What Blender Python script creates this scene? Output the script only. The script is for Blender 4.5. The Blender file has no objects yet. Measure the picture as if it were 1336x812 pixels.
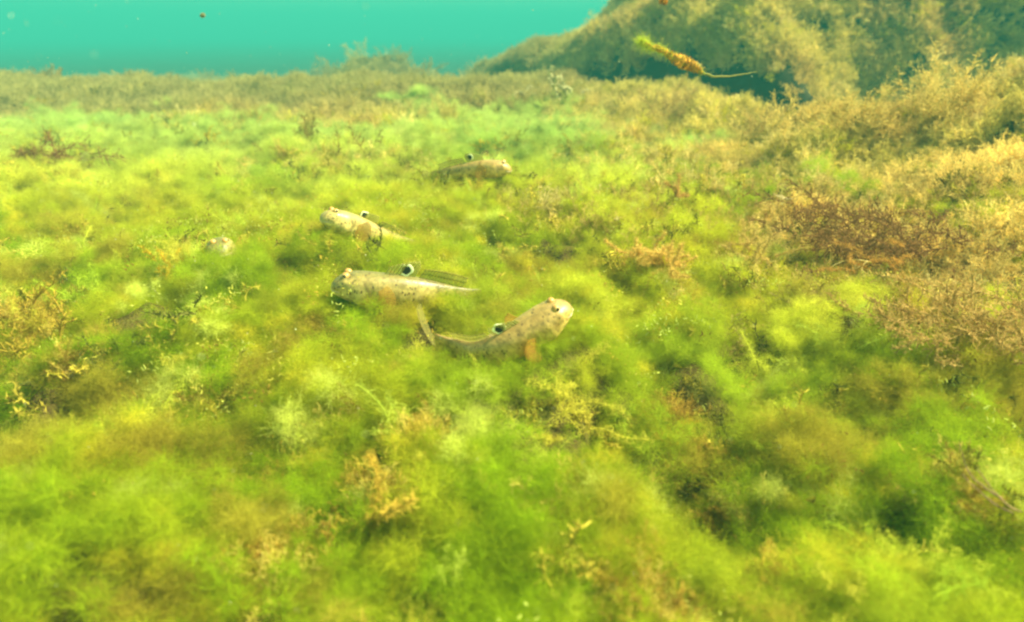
import bpy, bmesh, math, random
import numpy as np
from mathutils import Vector, Matrix, Euler

sc = bpy.context.scene
COL = sc.collection
R = math.radians

# ------------------------------------------------------------------ camera
CAM_Z, PITCH, FPX = 0.19, 22.8, 870.0
cam = bpy.data.objects.new('camera', bpy.data.cameras.new('camera'))
COL.objects.link(cam)
cam.location = (0, 0, CAM_Z)
cam.rotation_euler = (R(90 - PITCH), 0, 0)
cam.data.sensor_width = 36
cam.data.lens = FPX / 1336 * 36
cam.data.clip_start = 0.01
cam.data.clip_end = 400
cam.data.dof.use_dof = True
cam.data.dof.focus_distance = 0.56
cam.data.dof.aperture_fstop = 7.5
sc.camera = cam

# ------------------------------------------------------------------ light
SUN_EL, SUN_AZ = 52.0, 80.0        # azimuth: degrees from +Y (away from the camera) towards +X
world = bpy.data.worlds.new('World')
sc.world = world
world.use_nodes = True
wn = world.node_tree
bg = wn.nodes['Background']
sky = wn.nodes.new('ShaderNodeTexSky')
sky.sky_type = 'NISHITA'
sky.sun_disc = False
sky.sun_elevation = R(SUN_EL)
sky.sun_rotation = R(SUN_AZ)
wt = wn.nodes.new('ShaderNodeVectorMath'); wt.operation = 'MULTIPLY'     # skylight is greened by the water above
wt.inputs[1].default_value = (0.96, 1.0, 0.36)
wn.links.new(sky.outputs[0], wt.inputs[0]); wn.links.new(wt.outputs[0], bg.inputs[0])
bg.inputs[1].default_value = 0.13
sun = bpy.data.objects.new('sun', bpy.data.lights.new('sun', 'SUN'))
COL.objects.link(sun)
sun.data.energy = 4.6
sun.data.angle = R(0.5)
sun.data.color = (1.0, 0.93, 0.62)
sd = Vector((math.sin(R(SUN_AZ)) * math.cos(R(SUN_EL)), math.cos(R(SUN_AZ)) * math.cos(R(SUN_EL)), math.sin(R(SUN_EL))))
sun.rotation_euler = sd.to_track_quat('Z', 'Y').to_euler()
sc.view_settings.view_transform = 'Standard'
sc.view_settings.look = 'None'
sc.view_settings.exposure = 1.88
sc.cycles.max_bounces = 8
sc.cycles.diffuse_bounces = 4
sc.cycles.volume_bounces = 0
sc.cycles.transparent_max_bounces = 8
sc.cycles.use_denoising = True
sc.cycles.pixel_filter_type = 'BLACKMAN_HARRIS'
sc.cycles.filter_width = 2.3          # soft action-camera lens

# ------------------------------------------------------------------ helpers
rng = np.random.default_rng(7)

def smooth(a, b, x):
    t = np.clip((x - a) / (b - a), 0, 1)
    return t * t * (3 - 2 * t)

_perm = np.random.default_rng(11).random((256, 256))

def vnoise(x, y):
    xi = np.floor(x).astype(int); yi = np.floor(y).astype(int)
    fx = x - xi; fy = y - yi
    fx = fx * fx * (3 - 2 * fx); fy = fy * fy * (3 - 2 * fy)
    a = _perm[xi & 255, yi & 255]; b = _perm[(xi + 1) & 255, yi & 255]
    c = _perm[xi & 255, (yi + 1) & 255]; d = _perm[(xi + 1) & 255, (yi + 1) & 255]
    return (a * (1 - fx) + b * fx) * (1 - fy) + (c * (1 - fx) + d * fx) * fy

def fbm(x, y, o=4):
    s = 0; a = 0.5; t = 0
    for i in range(o):
        s = s + a * vnoise(x * 2 ** i + 17.3 * i + 50, y * 2 ** i + 9.1 * i + 50)
        t += a; a *= 0.5
    return s / t

_p = R(PITCH)
def P(px, py, depth):
    """world point of the thing that stands `depth` metres off"""
    cx = (px - 668) / FPX * depth; cy = (406 - py) / FPX * depth
    return Vector((cx, depth * math.cos(_p) + cy * math.sin(_p), CAM_Z - depth * math.sin(_p) + cy * math.cos(_p)))

def tag(o, label=None, cat=None, group=None, kind=None):
    if label: o['label'] = label
    if cat: o['category'] = cat
    if group: o['group'] = group
    if kind: o['kind'] = kind
    return o

def link(name, me, parent=None, mat=None):
    o = bpy.data.objects.new(name, me)
    COL.objects.link(o)
    if mat is not None and me is not None:
        me.materials.clear(); me.materials.append(mat)
    if parent is not None: o.parent = parent
    return o

def empty(name, loc=(0, 0, 0)):
    o = bpy.data.objects.new(name, None); COL.objects.link(o); o.location = loc
    o.empty_display_size = 0.02
    return o

def mesh(name, v, f, smooth_=True):
    me = bpy.data.meshes.new(name)
    me.from_pydata([tuple(p) for p in v], [], f)
    if smooth_: me.polygons.foreach_set('use_smooth', [True] * len(f))
    me.update()
    return me

# ------------------------------------------------------------------ terrain
def yE(x): return np.interp(x, [-3, -1.5, -0.1, 0.24, 0.5, 0.62, 1.0, 3], [2.9, 2.75, 2.5, 2.3, 1.95, 1.62, 1.5, 1.5])
def yF(x): return np.interp(x, [-1.2, -0.45, -0.15, 0.1, 0.4, 0.8, 1.2, 1.6, 4], [7.0, 4.9, 3.6, 2.85, 2.3, 1.82, 1.6, 1.5, 1.45])
def Hc(x): return np.interp(x, [-0.6, -0.35, -0.1, 0.1, 0.25, 0.4, 0.8, 1.6, 3, 6], [-0.35, -0.14, 0.03, 0.115, 0.18, 0.24, 0.46, 0.66, 0.8, 0.9])

def ground0(x, y):
    x = np.asarray(x, float); y = np.asarray(y, float)
    wx = x + 0.10 * (fbm(x * 4 + 3, y * 4) - 0.5); wy = y + 0.16 * (fbm(x * 4, y * 4 + 7) - 0.5)
    rid = 1 - np.abs(fbm(x * 13 + 2, y * 13 + 5, 3) - .5) * 2
    z = -0.034 + 0.060 * (fbm(x * 6.5, y * 6.5, 3) - 0.5) + 0.058 * (fbm(x * 23, y * 23, 3) - 0.5) - .05 * np.maximum(rid - .88, 0) / .12 * .4
    z = z + 0.06 * (fbm(x * 1.8 + 9, y * 1.8, 2) - 0.5) * smooth(0.5, 1.5, y)
    z = z + 0.17 * np.exp(-(((x - 0.92) / 0.30) ** 2 + ((y - 1.15) / 0.26) ** 2)) + 0.11 * (fbm(x * 5.5 + 8, y * 5.5 + 1, 3) - .5) * smooth(.3, .7, x) * smooth(.6, 1, y)
    z = z + 0.05 * np.exp(-(((x - 0.62) / 0.25) ** 2 + ((y - 0.75) / 0.25) ** 2))
    # hollows that open between the cushions near the camera
    for hx, hy, r, d in ((0.088, 0.300, 0.028, 0.095), (0.100, 0.265, 0.024, 0.085), (0.060, 0.35, 0.016, 0.03), (-0.035, 0.405, 0.018, 0.03), (0.20, 0.235, 0.018, 0.04), (0.135, 0.31, .014, .03),
                         (-0.10, 0.17, 0.03, 0.02), (0.06, 0.37, 0.02, 0.02), (-0.03, 0.20, 0.02, 0.02), (-0.33, 0.42, 0.03, 0.02)):
        z = z - d * np.exp(-(((x - hx) / r) ** 2 + ((y - hy) / r) ** 2))
    # rise of the back ridge, then the drop behind it
    e = yE(wx)
    z = z + 0.035 * smooth(0.9, 0.25, e - wy) * (x < 0.6)
    z = z - 0.42 * smooth(0.02, 0.28, wy - e)
    # far hump beyond the drop
    z = z + 0.46 * np.exp(-(((x + 0.80) / 0.50) ** 2 + ((y - 4.3) / 0.5) ** 2)) * smooth(-.3, -.6, x) * smooth(0.3, 0.8, wy - e)
    
    # big weed-covered rock
    f = wy - yF(wx)
    wd = np.interp(x, [0, .5, .8, 1.3], [.30, .42, .75, 1.1])
    cl = .58 * smooth(1.15, .75, x)
    m = (cl * smooth(0.0, .13, f) + (1 - cl) * smooth(0.02, 1, f / wd)) * (Hc(wx) - .16 * np.maximum(f - .45, 0) * smooth(.9, .3, x) + 0.42 + (.03 + 0.12 * smooth(0, .7, x)) * (fbm(x * 3.2, y * 3.2 + 4, 3) - 0.5)) * smooth(6.0, 4.2, wy) + 0.16 * smooth(0.3, 1.4, f) * smooth(.3, .9, x)
    z = z + np.maximum(m, 0) * smooth(-1.3, -0.5, x)
    z = z + (0.12 * smooth(-.1, .8, x) + .03) * (fbm(x * 4.6, y * 4.6, 3) - 0.5) * smooth(0.0, 0.3, f) + .05 * (fbm(x * 13, y * 13, 2) - .5) * smooth(0.0, 0.3, f)
    return z

_fish_beds = []
def ground(x, y):
    """ground0, with the bed under each fish brought up to its belly"""
    z = ground0(x, y); x = np.asarray(x, float); y = np.asarray(y, float)
    if not _fish_beds: return z
    W = np.zeros(np.shape(z)); T = np.zeros(np.shape(z)); M = np.zeros(np.shape(z))
    for fx, fy, fz, L, dz in _fish_beds:
        k = np.exp(-((x - fx) ** 2 + (y - fy) ** 2) / (.030 ** 2)); W += k; T += k * (fz - dz); M = np.maximum(M, k)
    return z + (T / np.maximum(W, 1e-12) - z) * np.minimum(M * 1.15, 1)

# fish: spine (snout first) as (px, py, depth) measured on the photograph
FISH = {
 'A': dict(cov=([0, .2, .45, .62, .75, 1], [-.003, -.005, -.002, .003, .014, .026]), L=.116, sp=[(432, 374, .500), (455, 374, .500), (500, 379, .503), (545, 384, .510), (590, 388, .522), (640, 392, .535)]),
 'B': dict(cov=([0, .3, .6, .85, 1], [-.010, -.006, .000, .009, .018]), L=.108, sp=[(418, 287, .625), (432, 287, .632), (462, 296, .650), (495, 308, .668), (528, 318, .690), (556, 326, .705)]),
 'C': dict(cov=([0, .3, .5, .6, .7, 1], [-.009, -.007, -.002, -.006, -.005, -.004]), L=.100, sp=[(747, 402, .425), (730, 408, .425), (698, 428, .424), (660, 452, .424), (624, 463, .428), (594, 455, .434)]),
 'D': dict(cov=([0, .3, .36, .45, .6, .8, 1], [0, .001, .006, .001, .002, .005, .014]), L=.112, sp=[(668, 222, .900), (655, 221, .900), (628, 221, .902), (600, 224, .906), (575, 228, .912), (552, 232, .920)]),
 'E': dict(cov=([0, .1, .3, 1], [-.003, .001, .014, .024]), L=.108, sp=[(288, 333, .585), (288, 328, .597), (290, 326, .620), (297, 326, .645), (305, 326, .668), (312, 326, .685)]),
}
fish_cov = []
fish_pts = []      # (x, y, z, radius) samples for clearing the weed
for k_, f_ in FISH.items():
    w = [P(*q) for q in f_['sp']]; base_ = len(fish_cov)
    for a, b in zip(w[:-1], w[1:]):
        for t in (0, .33, .66):
            i_ = len(fish_cov); fish_pts.append((*(a.lerp(b, t)), f_['L'])); fish_cov.append(np.interp((len(fish_cov) - base_) / 14, *f_['cov']))
fish_pts = np.array(fish_pts)

_fish_beds.extend((*q, .0165 if abs(q[3] - .100) > 1e-6 else .0205) for q in fish_pts[::2])

def build_ground():
    ys = [-0.7]
    while ys[-1] < 60:
        ys.append(ys[-1] + 0.010 + 0.0065 * max(ys[-1], 0) + 0.0012 * max(ys[-1] - 3, 0) ** 2)
    ys = np.array(ys)
    t = np.linspace(-1, 1, 421)
    xs = np.sinh(t * 5.2) / math.sinh(5.2) * 40
    X, Y = np.meshgrid(xs, ys)
    Z = ground(X, Y)
    v = np.stack([X, Y, Z], -1).reshape(-1, 3)
    n, m = len(xs), len(ys)
    i = np.arange(m - 1)[:, None] * n + np.arange(n - 1)[None, :]
    f = np.stack([i, i + 1, i + n + 1, i + n], -1).reshape(-1, 4)
    me = bpy.data.meshes.new('seabed')
    me.vertices.add(len(v)); me.vertices.foreach_set('co', v.ravel())
    me.loops.add(f.size); me.loops.foreach_set('vertex_index', f.ravel())
    me.polygons.add(len(f)); me.polygons.foreach_set('loop_start', np.arange(len(f)) * 4)
    me.polygons.foreach_set('use_smooth', np.ones(len(f), bool))
    me.update(calc_edges=True)
    return me, len(xs), len(ys)

# ------------------------------------------------------------------ materials
def new_mat(name):
    m = bpy.data.materials.new(name); m.use_nodes = True
    nt = m.node_tree; nt.nodes.clear()
    return m, nt, nt.nodes.new('ShaderNodeOutputMaterial')

def weed_mat(name, color=None, trans=0.45, rand=0.35, rough=0.9):
    """thin plant tissue: reflects and passes light; colour from the tuft that carries it"""
    m, nt, out = new_mat(name); N = nt.nodes.new; L = nt.links.new
    if color is None:
        a = N('ShaderNodeAttribute'); a.attribute_type = 'INSTANCER'; a.attribute_name = 'tint'; base = a.outputs['Color']
    else:
        c = N('ShaderNodeRGB'); c.outputs[0].default_value = (*color, 1); base = c.outputs[0]
    s = N('ShaderNodeAttribute'); s.attribute_name = 'vary'      # 0..1 for each strand
    mr = N('ShaderNodeMapRange'); mr.inputs[3].default_value = 1 - rand; mr.inputs[4].default_value = 1 + rand
    L(s.outputs['Fac'], mr.inputs[0])
    mul = N('ShaderNodeVectorMath'); mul.operation = 'SCALE'
    L(base, mul.inputs[0]); L(mr.outputs[0], mul.inputs['Scale'])
    d = N('ShaderNodeBsdfDiffuse'); t = N('ShaderNodeBsdfTranslucent'); mx = N('ShaderNodeMixShader')
    L(mul.outputs[0], d.inputs[0]); L(mul.outputs[0], t.inputs[0])
    mx.inputs[0].default_value = trans
    L(d.outputs[0], mx.inputs[1]); L(t.outputs[0], mx.inputs[2]); L(mx.outputs[0], out.inputs[0])
    return m

def ground_mat():
    m, nt, out = new_mat('seabed_mat'); N = nt.nodes.new; L = nt.links.new
    geo = N('ShaderNodeNewGeometry')
    n1 = N('ShaderNodeTexNoise'); n1.inputs['Scale'].default_value = 30; n1.inputs['Detail'].default_value = 8
    n2 = N('ShaderNodeTexNoise'); n2.inputs['Scale'].default_value = 260; n2.inputs['Detail'].default_value = 6
    L(geo.outputs['Position'], n1.inputs['Vector']); L(geo.outputs['Position'], n2.inputs['Vector'])
    cr = N('ShaderNodeValToRGB'); e = cr.color_ramp.elements
    e[0].position = .3; e[0].color = (0.035, 0.03, 0.010, 1); e[1].position = .7; e[1].color = (0.12, 0.12, 0.02, 1)
    k = e.new(.5); k.color = (0.075, 0.055, 0.018, 1)
    L(n1.outputs[0], cr.inputs[0])
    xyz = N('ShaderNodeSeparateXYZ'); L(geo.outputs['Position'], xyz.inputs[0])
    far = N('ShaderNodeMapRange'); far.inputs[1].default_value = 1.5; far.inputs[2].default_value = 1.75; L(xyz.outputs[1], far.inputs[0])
    rk = N('ShaderNodeMix'); rk.data_type = 'RGBA'; L(far.outputs[0], rk.inputs[0]); L(cr.outputs[0], rk.inputs[6])      # bare rock past the ledge, its colour darkened to deepen the cliff's shade
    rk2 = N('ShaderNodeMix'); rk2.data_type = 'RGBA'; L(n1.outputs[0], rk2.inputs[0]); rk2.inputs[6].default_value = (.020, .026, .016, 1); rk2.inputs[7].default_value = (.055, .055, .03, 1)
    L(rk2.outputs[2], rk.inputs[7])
    b = N('ShaderNodeBump'); b.inputs['Strength'].default_value = 1; b.inputs['Distance'].default_value = 0.004
    L(n2.outputs[0], b.inputs['Height'])
    p = N('ShaderNodeBsdfDiffuse'); L(rk.outputs[2], p.inputs[0]); L(b.outputs[0], p.inputs['Normal'])
    L(p.outputs[0], out.inputs[0])
    return m

g_me, _, _ = build_ground()
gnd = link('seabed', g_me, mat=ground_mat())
tag(gnd, 'uneven rocky seabed under the carpet of algae', 'seabed', kind='structure')

# ------------------------------------------------------------------ strand prototypes
class Strands:
    def __init__(s): s.v = []; s.f = []; s.c = []; s.n = 0
    def ribbon(s, pts, w0, w1, side=None, c=None):
        pts = np.asarray(pts, float); k = len(pts)
        if side is None: side = rng.normal(size=3)
        t = np.gradient(pts, axis=0); b = np.cross(t, side)
        b /= np.linalg.norm(b, axis=1)[:, None] + 1e-9
        w = np.linspace(w0, w1, k)[:, None] / 2
        vv = np.empty((2 * k, 3)); vv[0::2] = pts - b * w; vv[1::2] = pts + b * w
        o = s.n; i = o + 2 * np.arange(k - 1)
        s.v.append(vv); s.f.append(np.stack([i, i + 1, i + 3, i + 2], -1)); s.n += 2 * k
        s.c.append(np.full(2 * k, rng.random() if c is None else c))
    def tube(s, pts, w0, w1, sides=3, c=None, lump=0.0):
        pts = np.asarray(pts, float); k = len(pts)
        t = np.gradient(pts, axis=0); t /= np.linalg.norm(t, axis=1)[:, None] + 1e-9
        a = np.array([0.31, 0.87, 0.38]) if abs(t[0][1]) < .9 else np.array([0.9, 0.1, 0.4])
        b = np.cross(t, a); b /= np.linalg.norm(b, axis=1)[:, None] + 1e-9
        d = np.cross(t, b)
        w = np.linspace(w0, w1, k) / 2
        if lump: w = w * (1 + lump * (rng.random(k) - .5) * 2)
        ang = np.arange(sides) * 2 * math.pi / sides
        vv = pts[:, None] + w[:, None, None] * (np.cos(ang)[None, :, None] * b[:, None] + np.sin(ang)[None, :, None] * d[:, None])
        vv = vv.reshape(-1, 3); o = s.n
        i = np.arange(k - 1)[:, None] * sides; j = np.arange(sides)[None]; j2 = (j + 1) % sides
        s.f.append((np.stack([i + j, i + j2, i + sides + j2, i + sides + j], -1) + o).reshape(-1, 4))
        s.v.append(vv); s.n += len(vv)
        s.c.append(np.full(len(vv), rng.random() if c is None else c))
    def build(s, name, mat):
        v = np.concatenate(s.v); f = np.concatenate(s.f); c = np.concatenate(s.c)
        me = bpy.data.meshes.new(name)
        me.vertices.add(len(v)); me.vertices.foreach_set('co', v.ravel())
        me.loops.add(f.size); me.loops.foreach_set('vertex_index', f.ravel().astype(np.int32))
        me.polygons.add(len(f)); me.polygons.foreach_set('loop_start', np.arange(len(f)) * 4)
        me.polygons.foreach_set('use_smooth', np.ones(len(f), bool))
        me.update(calc_edges=True)
        a = me.attributes.new('vary', 'FLOAT', 'POINT'); a.data.foreach_set('value', c.astype(np.float32))
        if mat: me.materials.append(mat)
        return me

def walk(p, d, n, step, wob, grav=0.0):
    pts = [np.array(p, float)]; d = np.array(d, float); d /= np.linalg.norm(d)
    cur = rng.normal(size=3) * wob * 0.6
    for _ in range(n):
        d = d + cur + rng.normal(size=3) * wob + np.array([0, 0, grav]); d /= np.linalg.norm(d)
        pts.append(pts[-1] + d * step)
    return np.array(pts)

def wisp_tuft(n=300, h=0.022, w=0.00011):
    """loose tuft of hair-fine green filaments"""
    s = Strands()
    for _ in range(n):
        r = rng.random() ** .6 * 0.011; a = rng.random() * 6.283
        p = (r * math.cos(a), r * math.sin(a), -0.003)
        d = (0.55 * math.cos(a) * r / .011 - 0.15, 0.55 * math.sin(a) * r / .011, 1)
        L = h * (0.45 + 0.6 * rng.random())
        pts = walk(p, d, 6, L / 6, 0.42, -0.03)
        c = rng.random()
        s.ribbon(pts, w, w * .5, c=c)
        for _ in range(3):
            i = rng.integers(2, 6)
            q = walk(pts[i], (pts[i] - pts[i - 1]) / (L / 6) + rng.normal(size=3) * .5, 3, L * .10, 0.22)
            s.ribbon(q, w * .8, w * .4, c=c)
    return s

def puff(n=1700, r0=0.018, w=0.00010):
    """soft cushion of curly filaments"""
    s = Strands()
    k = 9; cs = rng.normal(size=(k, 3)) * (r0 * .60, r0 * .60, r0 * .36) + (0, 0, r0 * .65)
    for _ in range(n):
        c0 = cs[rng.integers(k)]
        d = rng.normal(size=3); d /= np.linalg.norm(d); d[2] = abs(d[2]) * .8 - .05
        p = c0 + d * r0 * .22
        pts = walk(p, d + rng.normal(size=3) * .4, 5, r0 * (.08 + .10 * rng.random()), 0.55)
        s.ribbon(pts, w, w * .5)
    return s

def feather(s, p, d, L, w, depth, sp=0.35, up=0.02):
    n = max(3, int(6 * (0.6 ** depth) + 2))
    pts = walk(p, d, n, L / n, 0.12, up)
    s.tube(pts, w, w * .55, 3, lump=.3) if depth == 0 else s.ribbon(pts, w, w * .6)
    if depth >= 2: return
    for i in range(1, n + 1):
        for _ in range(3 if depth == 0 else 2):
            if rng.random() < .15: continue
            t = pts[i] - pts[i - 1]; t /= np.linalg.norm(t)
            q = t * .75 + rng.normal(size=3) * .55
            feather(s, pts[i] - t * L / n * rng.random(), q, L * sp * (1.15 - .6 * i / n) * (.6 + .7 * rng.random()), w * .8, depth + 1, sp=.42)

def plume(n=9, h=.034):
    """drooping strands furred with pale filaments"""
    s = Strands()
    for _ in range(n):
        L = h * (.5 + .7 * rng.random())
        pts = walk(rng.normal(size=3) * (.007, .007, 0), (-.5 + rng.normal() * .5, rng.normal() * .5, .9), 12, L / 12, .14, -.05)
        s.ribbon(pts, .0006, .0003)
        for q in pts[1:]:
            for _k in range(16):
                s.ribbon(walk(q + rng.normal(size=3) * .0012, rng.normal(size=3), 3, .0012, .4), .00022, .0001)
    return s

def brown_bush(stems=12, h=0.042, w=0.00062, spread=.9, r=.014):
    s = Strands()
    for _ in range(stems):
        a = rng.random() * 6.283; q = rng.random() ** .5
        feather(s, (r * q * math.cos(a), r * q * math.sin(a), -.004), (spread * math.cos(a) * q, spread * math.sin(a) * q, 1), h * (.55 + .55 * rng.random()), w, 0)
    return s

def sprig(h=0.016, w=0.0009):
    """club of tiny blades on a short stem"""
    s = Strands()
    for _ in range(rng.integers(2, 5)):
        L = h * (.4 + .8 * rng.random())
        pts = walk(rng.normal(size=3) * (.004, .004, 0), (rng.normal() * .4 - .15, rng.normal() * .3, 1), 6, L / 6, .18)
        s.tube(pts, w, w * .6, 4, lump=.4)
        for q in pts[2:]:
            for _k in range(6):
                d = rng.normal(size=3) + (0, 0, .6)
                s.ribbon(walk(q, d, 2, .0011 + .0012 * rng.random(), .3), w * (.5 + .8 * rng.random()), w * .3)
    return s

def flake(nf=14):
    """knobbly crust of short blades, catches the light as specks"""
    s = Strands()
    for _ in range(nf):
        p = rng.normal(size=3) * (.006, .006, .002) + (0, 0, .006)
        d = rng.normal(size=3); d[2] = abs(d[2])
        s.tube(walk(p, d, 2, .0006 + .0010 * rng.random(), .4), .0009 * (.4 + rng.random()), .0004, 4)
    return s

M_inst = weed_mat('algae_mat', None, .45, .42)
M_brn = weed_mat('brown_algae_mat', None, .30, .45)

def protos(fn, n, mat, name):
    out = []
    for i in range(n):
        me = fn().build(name, mat)
        out.append(bpy.data.objects.new(name + '_shape', me))       # shapes the geometry nodes read; not linked
    return out

def scatter(name, pts, rot, scl, vid, tint, shapes, label, cat):
    me = bpy.data.meshes.new(name)
    n = len(pts)
    me.vertices.add(n); me.vertices.foreach_set('co', pts.astype(np.float32).ravel())
    for nm, ty, dat, key in (('rot', 'FLOAT_VECTOR', rot, 'vector'), ('scl', 'FLOAT_VECTOR', scl, 'vector'), ('vid', 'INT', vid, 'value'), ('tint', 'FLOAT_VECTOR', tint, 'vector')):
        a = me.attributes.new(nm, ty, 'POINT'); a.data.foreach_set(key, np.ascontiguousarray(dat).ravel())
    o = link(name, me)
    for m_ in {s.data.materials[0].name: s.data.materials[0] for s in shapes}.values(): me.materials.append(m_)
    ng = bpy.data.node_groups.new(name + '_nodes', 'GeometryNodeTree')
    ng.interface.new_socket('Geometry', in_out='INPUT', socket_type='NodeSocketGeometry')
    ng.interface.new_socket('Geometry', in_out='OUTPUT', socket_type='NodeSocketGeometry')
    N = ng.nodes.new; L = ng.links.new
    gi = N('NodeGroupInput'); go = N('NodeGroupOutput')
    gti = N('GeometryNodeGeometryToInstance')
    for s in reversed(shapes):
        oi = N('GeometryNodeObjectInfo'); oi.inputs[0].default_value = s; oi.inputs[1].default_value = False
        L(oi.outputs['Geometry'], gti.inputs[0])
    iop = N('GeometryNodeInstanceOnPoints'); iop.inputs['Pick Instance'].default_value = True
    L(gi.outputs[0], iop.inputs['Points']); L(gti.outputs[0], iop.inputs['Instance'])
    for nm, ty, sock in (('vid', 'INT', 'Instance Index'), ('scl', 'FLOAT_VECTOR', 'Scale'), ('rot', 'FLOAT_VECTOR', None)):
        a = N('GeometryNodeInputNamedAttribute'); a.data_type = ty; a.inputs[0].default_value = nm
        if sock: L(a.outputs[0], iop.inputs[sock])
        else:
            e = N('FunctionNodeEulerToRotation'); L(a.outputs[0], e.inputs[0]); L(e.outputs[0], iop.inputs['Rotation'])
    L(iop.outputs[0], go.inputs[0])
    md = o.modifiers.new('growth', 'NODES'); md.node_group = ng
    return tag(o, label, cat, kind='stuff')

def hit(px, py, lift=.012):
    """first point of the weed canopy seen in that direction"""
    d = .12
    while d < 8:
        p = P(px, py, d)
        if p.z < float(ground(p.x, p.y)) + lift: return p
        d *= 1.006
    return P(px, py, 6)

# ------------------------------------------------------------------ what grows where
def brown_amount(x, y):
    """1 where the tan weed takes over from the green carpet"""
    n = fbm(x * 5 + 31, y * 5 + 12, 3) - .5
    b = smooth(-.18, .24, (x - 0.22 - 0.50 * np.maximum(0, .8 - y) + .25 * np.maximum(0, y - 1.1)) * .9 + n * .5) * smooth(.36, .6, y)
    b = np.maximum(b, smooth(1.55, 2.0, y + n * .9 + .25 * smooth(.2, -.6, x) * 0 + .35 * smooth(0, .6, x)))
    b = np.maximum(b, 0.8 * np.exp(-(((x + .30) / .12) ** 2 + ((y - 1.14) / .07) ** 2)) * (n + .5) * 1.6)
    return np.clip(b, 0, 1)

def grad(x, y, e=.006):
    return (ground(x + e, y) - ground(x - e, y)) / (2 * e), (ground(x, y + e) - ground(x, y - e)) / (2 * e)

def candidates(n, y0, y1, margin=0.12, k=.86):
    """points spread evenly over the floor between two distances, as wide as could be seen"""
    y = np.sqrt(rng.random(n) * (y1 ** 2 - max(y0, 0) ** 2) + max(y0, 0) ** 2) if y0 >= .3 else y0 + rng.random(n) * (y1 - y0)
    half = k * (y + .08) + margin
    wmax = k * (y1 + .08) + margin
    if y0 < .3:
        keep = rng.random(n) < half / wmax; y = y[keep]; half = half[keep]
    x = (rng.random(len(y)) * 2 - 1) * half
    return x, y

def project(x, y, z):
    dz = z - CAM_Z
    depth = y * math.cos(_p) - dz * math.sin(_p)
    up = y * math.sin(_p) + dz * math.cos(_p)
    return 668 + x / depth * FPX, 406 - up / depth * FPX, depth

def fish_clear(x, y, h, z0):
    """height factor: weed never stands inside a fish nor piles over the sunny side of it"""
    k = np.ones(len(x))
    for (fx, fy, fz, L), cv in zip(fish_pts, fish_cov):
        d = np.hypot(x - fx, y - fy)
        inside = d < .012
        # straight in front (towards the camera) within 9 cm: keep below mid-body
        front = (np.abs(x - fx * (y / fy)) < .013) & (y < fy) & (y > fy - .10)
        lim = fz + cv + (fy - y) * (CAM_Z - fz) / fy
        kk = np.where(front, np.clip((lim - z0) / h, 0.0, 1), 1)
        kk = np.where(inside, np.minimum(kk, np.clip((fz + (cv if cv > .004 else -.006) - z0) / h, 0, 1)), kk)
        k = np.minimum(k, kk)
    return k

def place(n, y0, y1, hfn, size, lean=(-.18, -.05), wild=.28, margin=.12, slope=True, hz=0.03):
    x, y = candidates(n, y0, y1, margin)
    z = ground(x, y); gx, gy = grad(x, y)
    keep = hfn(x, y, z, gx, gy)
    x, y, z, gx, gy = (q[keep] for q in (x, y, z, gx, gy))
    m = len(x)
    s = size * (.7 + .6 * rng.random(m))
    k = fish_clear(x, y, hz * s, z) if y0 < 1.2 else np.ones(m)
    s = s * 1.0; sz = s * k
    ok = k > .12
    nx = -gx * .45 + lean[0] + rng.normal(size=m) * wild; ny = -gy * .45 + lean[1] + rng.normal(size=m) * wild
    tx = np.arctan2(-ny, 1.0); ty = np.arctan2(nx, 1.0)
    # yaw first, then lean: euler XYZ applies X, then Y, then Z -> fold yaw into the lean axes
    yaw = rng.random(m) * 6.283
    lx = np.cos(yaw) * nx + np.sin(yaw) * ny; ly = -np.sin(yaw) * nx + np.cos(yaw) * ny
    rot = np.stack([np.arctan2(-ly, 1), np.arctan2(lx, 1), yaw], -1)
    scl = np.stack([s * np.maximum(k, .5), s * np.maximum(k, .5), sz], -1)
    pts = np.stack([x, y, z - .001], -1)
    return pts[ok], rot[ok], scl[ok]

GREENS = np.array([(.52, .54, .03), (.66, .66, .07), (.29, .40, .012), (.58, .53, .03), (.60, .64, .12)])
YELLOW = np.array((.62, .55, .04)); GOLD = np.array((.46, .36, .05)); PALE = np.array((.64, .68, .13)); DARKB = np.array((.12, .08, .02))

def green_tint(pts):
    x, y = pts[:, 0], pts[:, 1]; m = len(x)
    a = fbm(x * 7 + 5, y * 7 + 3, 3); b = fbm(x * 21 + 40, y * 21 + 8, 3); c = fbm(x * 3 + 70, y * 3 + 2, 2)
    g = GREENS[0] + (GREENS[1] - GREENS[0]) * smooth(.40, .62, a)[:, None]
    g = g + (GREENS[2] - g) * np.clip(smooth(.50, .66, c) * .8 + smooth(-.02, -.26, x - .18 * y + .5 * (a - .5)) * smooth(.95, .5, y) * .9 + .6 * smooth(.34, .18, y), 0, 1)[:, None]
    g = g + (YELLOW - g) * (smooth(.56, .72, b) * .45 * smooth(1.6, .6, y))[:, None]
    g = g + (GOLD - g) * (smooth(.58, .70, fbm(x * 24 + 90, y * 24 + 55, 3)) * .75 * smooth(1.0, .6, y))[:, None]
    r = rng.random(m)
    g = np.where((r < .06)[:, None], YELLOW, g); g = np.where(((r > .06) & (r < .11))[:, None], PALE, g)
    g = np.where(((r > .11) & (r < .13))[:, None], GOLD, g)
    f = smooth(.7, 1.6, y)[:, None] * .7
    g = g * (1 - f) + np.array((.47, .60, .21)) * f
    g = g * (1 - .22 * smooth(.42, .22, y))[:, None] if False else g
    return g * (.72 + .5 * rng.random(m))[:, None]

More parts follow.
